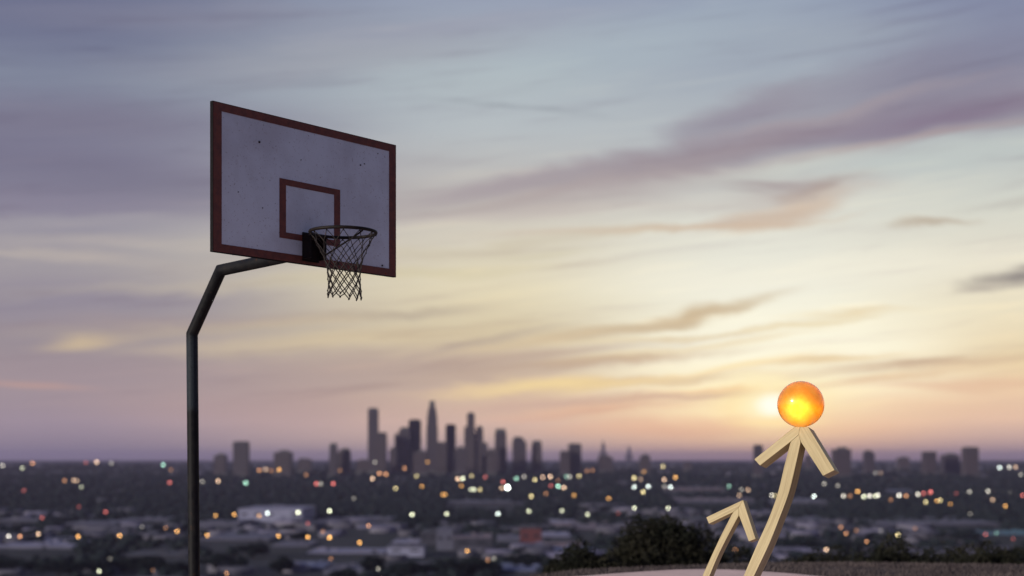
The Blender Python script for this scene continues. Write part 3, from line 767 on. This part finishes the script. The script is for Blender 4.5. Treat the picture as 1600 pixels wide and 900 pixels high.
# ------------------------------------------------------------------ city fabric that reads as one mass
def sprawl():
    n = 9600
    d = np.concatenate([rng.uniform(850, 2600, 3600), rng.uniform(2600, 9500, 6000)]); a = np.radians(rng.uniform(-36, 36, n))
    cl = np.array([mnoise.noise(Vector((q * math.sin(w) / 420, q * math.cos(w) / 420, 0))) for q, w in zip(d, a)])
    keep = (cl > rng.uniform(-.05, .5, n)) & ~((d > 2150) & (d < 3900) & (rng.random(n) < .96))
    d, a = d[keep], a[keep]; n = len(d)
    x = d * np.sin(a); y = d * np.cos(a); z = gz(x, y)
    L = rng.uniform(9, 34, n) * np.where(rng.random(n) < .18, 2.2, 1); Wd = rng.uniform(8, 20, n); H = rng.uniform(3, 6.5, n)
    th = np.where(rng.random(n) < .8, rng.normal(0, .12, n), rng.normal(PI / 2, .2, n))
    c, s = np.cos(th), np.sin(th)
    ux = [(-1, -1, 0), (1, -1, 0), (1, 1, 0), (-1, 1, 0), (-1, -1, 1), (1, -1, 1), (1, 1, 1), (-1, 1, 1), (-1, 0, 1.0), (1, 0, 1.0)]
    gab = rng.random(n) < .6
    V = np.zeros((n, 10, 3))
    for k, (i, j, h) in enumerate(ux):
        lx = i * L / 2; ly = j * Wd / 2
        V[:, k, 0] = x + lx * c - ly * s; V[:, k, 1] = y + lx * s + ly * c
        V[:, k, 2] = z - .5 + h * H + (np.where(gab, 2.2, .05) if k >= 8 else 0)
    quads = np.array([(0, 1, 5, 4), (2, 3, 7, 6), (1, 2, 6, 5), (3, 0, 4, 7), (4, 5, 9, 8), (6, 7, 8, 9), (5, 6, 9, 9), (7, 4, 8, 8)])
    F4 = quads[:6]
    faces = (np.arange(n)[:, None, None] * 10 + F4[None]).reshape(-1, 4)
    me = np_mesh('rooftop_sprawl', V.reshape(-1, 3), faces)
    mi = np.tile(np.array([0, 0, 0, 0, 1, 1]), n) + np.repeat(rng.choice([0, 0, 2], n), 6)
    for m in (bm_mat('house_wall', (.14, .13, .14)), bm_mat('house_roof', (.10, .095, .115)), bm_mat('house_wall_light', (.26, .24, .25)), bm_mat('house_roof_light', (.24, .22, .27))): me.materials.append(m)
    me.polygons.foreach_set('material_index', mi.astype(np.int32))
    o = link('rooftop_sprawl', me, None); tag(o, 'mass of small houses and sheds spread across the dark plain', 'buildings', kind='stuff')
sprawl()
M_leafdark = noisy('tree_foliage_dark', (.006, .010, .013), (.013, .018, .019), .25, .9, spec=.1)
def canopy():
    n = 52000
    d = np.concatenate([rng.uniform(850, 2400, 13000), np.exp(rng.uniform(math.log(2200), math.log(12000), n - 13000))]); a = np.radians(rng.uniform(-36, 36, n))
    cl = np.array([mnoise.noise(Vector((q * math.sin(w) / 380 + 9, q * math.cos(w) / 520, 5))) for q, w in zip(d, a)])
    keep = cl > rng.uniform(-.4, .3, n) - np.where((d > 2150) & (d < 4000), .6, 0)
    d, a = d[keep], a[keep]; n = len(d)
    x = d * np.sin(a); y = d * np.cos(a)
    for x0, x1, y0, y1, df in FRONT:                  # keep the fronts of the named buildings clear
        p = 800 + x / y * F; k2 = ~((p > x0 - 5) & (p < x1 + 5) & (y < df + 60) & (y > df - 90 - df * .04)); x, y, d = x[k2], y[k2], d[k2]
    n = len(x); z = gz(x, y)
    bm = bmesh.new(); bmesh.ops.create_icosphere(bm, subdivisions=1, radius=1)
    base = np.array([v.co[:] for v in bm.verts]); fc = np.array([[v.index for v in f.verts] for f in bm.faces]); bm.free()
    r = rng.uniform(3.0, 7.0, n) * np.interp(d, [0, 3000, 9000], [1, 1.3, 2.2]); h = rng.uniform(2.6, 4.2, n)
    V = base[None] * (1 + rng.uniform(-.35, .35, (n, len(base), 1)))
    V = V * np.stack([r, r, h], -1)[:, None] + np.stack([x, y, z + h * .85], -1)[:, None]
    me = np_mesh('tree_canopy', V.reshape(-1, 3), (np.arange(n)[:, None, None] * len(base) + fc[None]).reshape(-1, 3))
    o = link('tree_canopy', me, M_leafdark); tag(o, 'dark mass of treetops filling the plain between the buildings', 'trees', kind='stuff')
canopy()

# ------------------------------------------------------------------ trees and shrubs one can tell apart
def leaf_cloud(n, rx, ry, rz, size, clumps, seed, cz=0.0):
    g = np.random.default_rng(seed)
    cc = g.normal(0, 1, (clumps, 3)); cc /= np.linalg.norm(cc, axis=1)[:, None]; cc *= g.uniform(.35, .82, (clumps, 1)); cc[:, 2] = np.abs(cc[:, 2]) * .9 - .25
    cr = g.uniform(.20, .40, clumps)
    k = g.integers(0, clumps, n); p = g.normal(0, 1, (n, 3)); p /= np.linalg.norm(p, axis=1)[:, None]; p *= g.uniform(.5, 1, (n, 1)) ** .5
    P = (cc[k] + p * cr[k][:, None]) * (rx, ry, rz); P[:, 2] += cz
    u = g.normal(0, 1, (n, 3)); u /= np.linalg.norm(u, axis=1)[:, None]; v = np.cross(u, g.normal(0, 1, (n, 3))); v /= np.linalg.norm(v, axis=1)[:, None]
    s = size * g.uniform(.6, 1.3, (n, 1))
    V = np.stack([P - u * s, P - v * s * .45, P + u * s, P + v * s * .45], 1).reshape(-1, 3)
    return np_mesh('crown', V, np.arange(n * 4).reshape(-1, 4))
M_bark = noisy('bark', (.05, .04, .03), (.03, .022, .018), 6, .95)
M_shrub = noisy('shrub_leaves', (.008, .009, .006), (.020, .018, .012), 1.2, .85, spec=.15)
def plant(name, x, d, ytop, wpx, label, cat, group, zb=None, n=2500, size=.05, seed=1, m=None, clumps=22, flat=1.0):
    X0 = (x - 800) * d / F; zg = float(gz(np.array(X0), np.array(d))) if zb is None else zb
    top = (HORIZON - ytop) * d / F; H = top - zg; w = wpx * d / F
    root = empty(name, (X0, d, zg), random.uniform(0, 6)); tag(root, label, cat, group)
    rz = max(min(H * .62, w * .62 * flat), H * .35)
    me = leaf_cloud(n, w / 2 / .95, w / 2 / .95, rz, size, clumps, seed, H - rz * .78)
    link('crown' if cat == 'tree' else 'foliage', me, m or M_shrub, root)
    bm = bmesh.new(); r0 = H * .03
    tube_bm(bm, [(0, 0, -.3), (r0 * .5, 0, H * .3), (0, r0, H * .62)], [r0 * 1.3, r0, r0 * .45], 7)
    for i in range(6):
        a = i * 1.05 + seed; h0 = H * random.uniform(.12, .45)
        tube_bm(bm, [(0, 0, h0), (math.cos(a) * w * .15, math.sin(a) * w * .15, h0 + H * .18), (math.cos(a) * w * .3, math.sin(a) * w * .3, h0 + H * .36)], [r0 * .6, r0 * .4, r0 * .15], 5)
    from_bm('trunk' if cat == 'tree' else 'stem', bm, M_bark, root)
plant('round_bush', 1040, 27, 801, 204, 'big dark round bush beyond the slab, left of the arrows', 'bush', None, n=60000, size=.042, seed=4, clumps=90, flat=.95)
plant('spreading_shrub', 918, 25, 842, 150, 'low olive shrub spreading left from the big round bush', 'bush', None, n=20000, size=.04, seed=9, clumps=50, flat=.9)
SH = [(1128, 858, 50, 'small shrub behind the shafts of both arrows, right of the big bush'), (1165, 852, 62, 'dark shrub behind the lower shaft of the tall arrow'), (1208, 856, 66, 'shrub just right of the tall arrow shaft'), (1258, 860, 64, 'low shrub under the orange lamp right of the arrow'),
      (1302, 852, 60, 'shrub on the brow, third right of the tall arrow'), (1345, 846, 70, 'taller shrub below the pinkish lamp on the right'), (1392, 840, 78, 'taller dark shrub below the bright yellow lamp'), (1436, 846, 70, 'shrub right of the one below the yellow lamp'),
      (1480, 842, 80, 'dark shrub, fourth from the right edge'), (1528, 838, 84, 'tallest dark shrub near the right edge'), (1572, 846, 76, 'dark shrub, next to last at the right edge'), (1612, 842, 80, 'dark shrub cut by the right edge')]
for i, (x, y, w, lab) in enumerate(SH):
    plant('brow_shrub', x, 27 + (i % 3) * 2.5, y - 7, w * 1.6, lab, 'bush', 'shrubs along the brow of the hill', n=8000, size=.045, seed=20 + i, clumps=34, flat=.9)
TR = [(396, 846, 62, 'tall dark tree at bottom, right of the hoop pole'), (345, 864, 80, 'broad dark tree touching the hoop pole on its right'), (440, 868, 40, 'small tree right of the tall dark one at the bottom'),
      (20, 868, 90, 'dark tree in the lower left corner'), (92, 872, 84, 'second dark tree from the lower left corner'), (160, 868, 80, 'dark tree near the lone white lamp at lower left'), (225, 866, 80, 'dark tree left of the hoop pole near the bottom'), (275, 872, 70, 'dark tree just left of the hoop pole foot'),
      (585, 868, 50, 'dark tree between the narrow pale roof and the boxy building'), (640, 874, 70, 'dark tree in front of the pale boxy building'), (700, 872, 76, 'dark tree below the tall grey block'), (752, 868, 70, 'dark tree with small lamps, left of the red building'),
      (820, 862, 60, 'dark tree in front of the red brick building'), (868, 872, 54, 'dark tree below the bluish slanting roof'), (538, 886, 60, 'low dark tree among the bottom flat roofs'), (790, 808, 110, 'broad dark tree clump above the red building'), (655, 806, 120, 'broad dark tree clump above the tall grey block'),
      (735, 806, 70, 'dark tree clump between the two broad clumps'), (470, 830, 30, 'small tree among the orange lamps'), (1240, 838, 90, 'distant dark tree just right of the tall arrow'), (1330, 842, 60, 'distant dark tree between faint orange lamps'), (1500, 830, 100, 'distant dark tree group toward the right edge')]
for i, (x, y, w, lab) in enumerate(TR):
    h = 13.0 if y > 830 else 10.0
    d = (80 - h) * F / (y - HORIZON)
    plant('dark_tree', x, d, y, w, lab, 'tree', 'dark trees on the near plain', zb=-80.0, n=1800, size=1.3, seed=60 + i, m=M_leafdark, clumps=16, flat=.9)

# ------------------------------------------------------------------ lamps
COLS = {'w': ((1.0, .93, .78), 'white'), 'W': ((.88, 1.0, .92), 'bright white'), 'y': ((1.0, .82, .38), 'yellow'), 'o': ((1.0, .46, .20), 'dim orange'), 'O': ((1.0, .50, .13), 'amber'),
        'r': ((.85, .20, .17), 'red'), 'g': ((.50, .95, .72), 'green'), 'G': ((.97, 1.0, .68), 'greenish white'), 'p': ((1.0, .66, .42), 'peach')}
LM = """4,727.5,w,.5 35,731.5,G,.4 51,724,o,.6 134,723,r,.25 151,722,p,.8 174,724,w,.25 255,726.5,g,.7 267,734,o,.2 101,751,o,.4 115,751,p,.6 120,751.5,p,.5 127,761,G,.3 37.5,767,r,.35 265,754,r,.6 316,752.5,w,.3 341,752,p,.85 384,754.5,g,.85 123,792,r,.2 165,800,r,.5 66,809,r,.4
13.5,838,w,.8 31.5,838.5,o,.7 60,834.5,p,.85 122,838.5,O,1 187,837,O,.9 276.5,830,O,.9 337,805.5,O,.6 366,804,O,.8 324,836.5,O,.85 259,825,o,.22 222,823,w,.15 155,892.5,G,.8 172,873,w,.15 239,891,o,.15 354,896,o,.45
405,735,o,.5 415,734,p,.55 436,734,O,.8 424,735.5,o,.25 478,742,o,.3 531,735,o,.2 494,756,r,.7 501,756.5,w,.35 520.5,756,r,.8 586,722,w,.25 668,722,O,.35 632,732,o,.45 593,740,o,.7 603,741,o,.6 582,748,p,.85 651,744,y,.45 618,763,y,.65 659,760,O,.5 692,773,O,.5 696,773,O,.45 715,748.5,p,.9 723,748,G,1 737,744,y,.45 721,759,O,.45 736,765,G,.6 741,765,G,.6 750,765,y,.6 758,745.5,r,.4 786,753,r,.6 553,779,w,.18
418,802,W,1.15 405,806,O,.5 466,801,G,1.15 515,798.5,G,1.15 644,804,G,1 698,803,G,.85 778,803,W,1.2 481,818,r,.35 505,831,o,.3 576,821.5,o,.55 435,837.5,O,.9 481,839.5,O,1 515,840,O,1.25 562,848,O,.95 517,873,o,.25 730,861,O,.8 591,889,w,.3 752,876,w,.2 762,875,o,.4 772,873,w,.25
793,762,W,3 784,763,p,.6 819,745,w,.35 807,748,g,.6 836,750,y,.7 848,746,p,.65 860,745,p,.9 872,751,o,.2 885,745,g,.35 890,745,w,.4 861,759,r,.4 872,760,g,1 881,762,p,.9 905,744,y,.55 853,771,o,.3 830,776,y,.8 826,799,G,.75 878,798,G,.6 897,774,O,.5 918,804,G,.65 951,779,O,.6
991,747,y,.8 991,761,W,1 1013,760,W,1 1001,749,p,.35 1006,737,O,.35 1005,769,y,.9 991,794,G,.8 1036,729,y,.55 1038,749.5,p,.7 1038,760,w,.25 1048,761,W,1 1055.5,746,O,.95 1044,794,G,.8 917,736,o,.25 926,735,o,.25 1139,760,g,.4 1155,774,p,.4 1159,765,w,.25 1169,765.5,p,.5 1149,859,o,.35 966,802,r,.15
1206,774,w,.6 1211,774.5,y,.4 1272,776,W,1.1 1288,756,w,.35 1309,759,w,.25 1318,775,w,.65 1328,775,o,.35 1340,768,O,.85 1350,776,G,.85 1359,775,w,.9 1368,775,G,.75 1372,774,w,.85 1392,781,o,.25 1405,774,w,.9 1416,775,o,.6 1434,773,w,.85 1443,771,r,.55 1454,769,r,.9 1446.5,785,y,.85 1464,783,O,.6 1469,782,y,.65 1485,788,O,.55 1494,771,r,.2 1515,769,w,.5 1544,768,w,.65 1578,769,w,.3 1571,791,O,.65 1551,781,p,.45 1598,774,r,.6
1562,731,W,.85 1577,730,w,.6 1587,730,p,.5 1595,742,w,.35 1368,739,w,.2 1376,739,p,.2 1314,824,o,.4 1322,833.5,o,.5 1338,829,o,.22 1354,847,o,.85 1291,859,p,.85 1403,836,y,1 1430,826,o,.18 1516,803,w,.15 1540,835,r,.35 1557,833,g,.2 1583,842,r,.18 1376,829,w,.13"""
CX = [(0, 'at the left edge'), (90, 'in the open left part'), (215, 'just left of the hoop pole'), (305, 'just right of the hoop pole'), (400, 'below the backboard'), (500, 'below the net'), (570, 'below the leftmost skyscraper'), (625, 'below the spire tower'),
      (712, 'below the set-back crown tower'), (765, 'at the right end of downtown'), (845, 'below the paired blocks'), (930, 'left of the big bush'), (985, 'over the big bush'), (1085, 'beside the small arrow'), (1190, 'beside the tall arrow'), (1300, 'right of the tall arrow'), (1400, 'in the right-hand row'), (1480, 'below the three blocks'), (1535, 'at the right edge')]
CY = [(0, 'on the horizon'), (740, 'in the far belt'), (756, 'in the middle belt'), (785, 'level with the white warehouse'), (815, 'in the near district'), (856, 'near the bottom')]
ORD = ['', 'second', 'third', 'fourth', 'fifth', 'sixth', 'seventh', 'eighth']
lamps = []
for tok in LM.split():
    x, y, k, s = tok.split(','); lamps.append((float(x), float(y), k, float(s)))
def key(L):
    c = [t for v, t in CX if L[0] >= v][-1]; r = [t for v, t in CY if L[1] >= v][-1]; return (L[2], r, c)
gr = {}
for L in sorted(lamps): gr.setdefault(key(L), []).append(L)
M_lp = mat('lamp_pole_metal', (.05, .05, .05), .6)[0]
def lamp_mat():
    m, t, b = mat('lamp_glass_lit', (.0, .0, .0), .5, 0, 0)
    oc = t.new('ShaderNodeObjectInfo').outputs['Color']; at = t.new('ShaderNodeAttribute', attribute_type='OBJECT', attribute_name='lamp_power').outputs['Fac']
    t.put(b.inputs['Emission Color'], oc); t.put(b.inputs['Emission Strength'], at)
    m.cycles.emission_sampling = 'NONE'
    return m
M_bulb = lamp_mat()
for L in lamps:
    x, y, k, s = L; v = (y - HORIZON) / F
    d = min(ground_dist(y, 9.0), 3550.0)
    for x0, x1, y0, y1, df in FRONT:
        if x0 - 4 < x < x1 + 4 and y0 - 2 < y < y1 and d > df - 12: d = df - 12
    p = px(x, y, d); zg = float(gz(np.array(p.x), np.array(p.y))); h = p.z - zg
    br = 1.32 * d / F * (1.5 if s > 2 else 1.0)
    bm = bmesh.new()
    r = bmesh.ops.create_cone(bm, cap_ends=True, segments=6, radius1=.16, radius2=.10, depth=max(1, h - br))['verts']
    for q in r: q.co.z += (h - br) / 2
    bmesh.ops.create_cone(bm, cap_ends=True, segments=8, radius1=br * .55, radius2=br * .3, depth=br * .3, matrix=Matrix.Translation((0, 0, h + br * 1.05)))
    nf = len(bm.faces)
    bmesh.ops.create_icosphere(bm, subdivisions=2, radius=br, matrix=Matrix.Translation((0, 0, h)))
    bm.faces.ensure_lookup_table()
    for f in bm.faces[nf:]: f.material_index = 1
    o = from_bm('street_lamp', bm, [M_lp, M_bulb], loc=(p.x, p.y, zg))
    cc, word = COLS[k]; o.color = (*cc, 1); o['lamp_power'] = (s ** 1.15) * 10.0 * math.exp(d * 3.0e-5)
    g = gr[key(L)]; i = g.index(L); size = '' if s > .35 else 'faint '
    base = '%s%s street lamp %s %s' % (size, word, key(L)[1], key(L)[2])
    if len(g) > 1:
        pre = 'leftmost' if i == 0 else ('rightmost' if i == len(g) - 1 else ORD[i] + ' from left')
        base = '%s of %s lamps %s %s' % (pre, word, key(L)[1], key(L)[2])
    tag(o, base, 'street lamp', 'lit street lamps across the plain')

# ------------------------------------------------------------------ evening haze over the plain
def build_haze():
    bm = bmesh.new(); box_bm(bm, (0, 0, (HAZE_TOP - 82) / 2), (80000, 80000, HAZE_TOP + 82))
    m = bpy.data.materials.new('evening_air'); m.use_nodes = True; t = NT(m.node_tree)
    for n in list(t.n): t.n.remove(n)
    v = t.new('ShaderNodeVolumePrincipled'); v.inputs['Color'].default_value = (.78, .67, .98, 1); v.inputs['Density'].default_value = HAZE
    v.inputs['Anisotropy'].default_value = .55
    out = t.new('ShaderNodeOutputMaterial'); t.l.new(v.outputs[0], out.inputs['Volume'])
    o = from_bm('haze', bm, m); tag(o, 'thin purple evening haze lying over the whole plain', 'haze', kind='stuff')
build_haze()
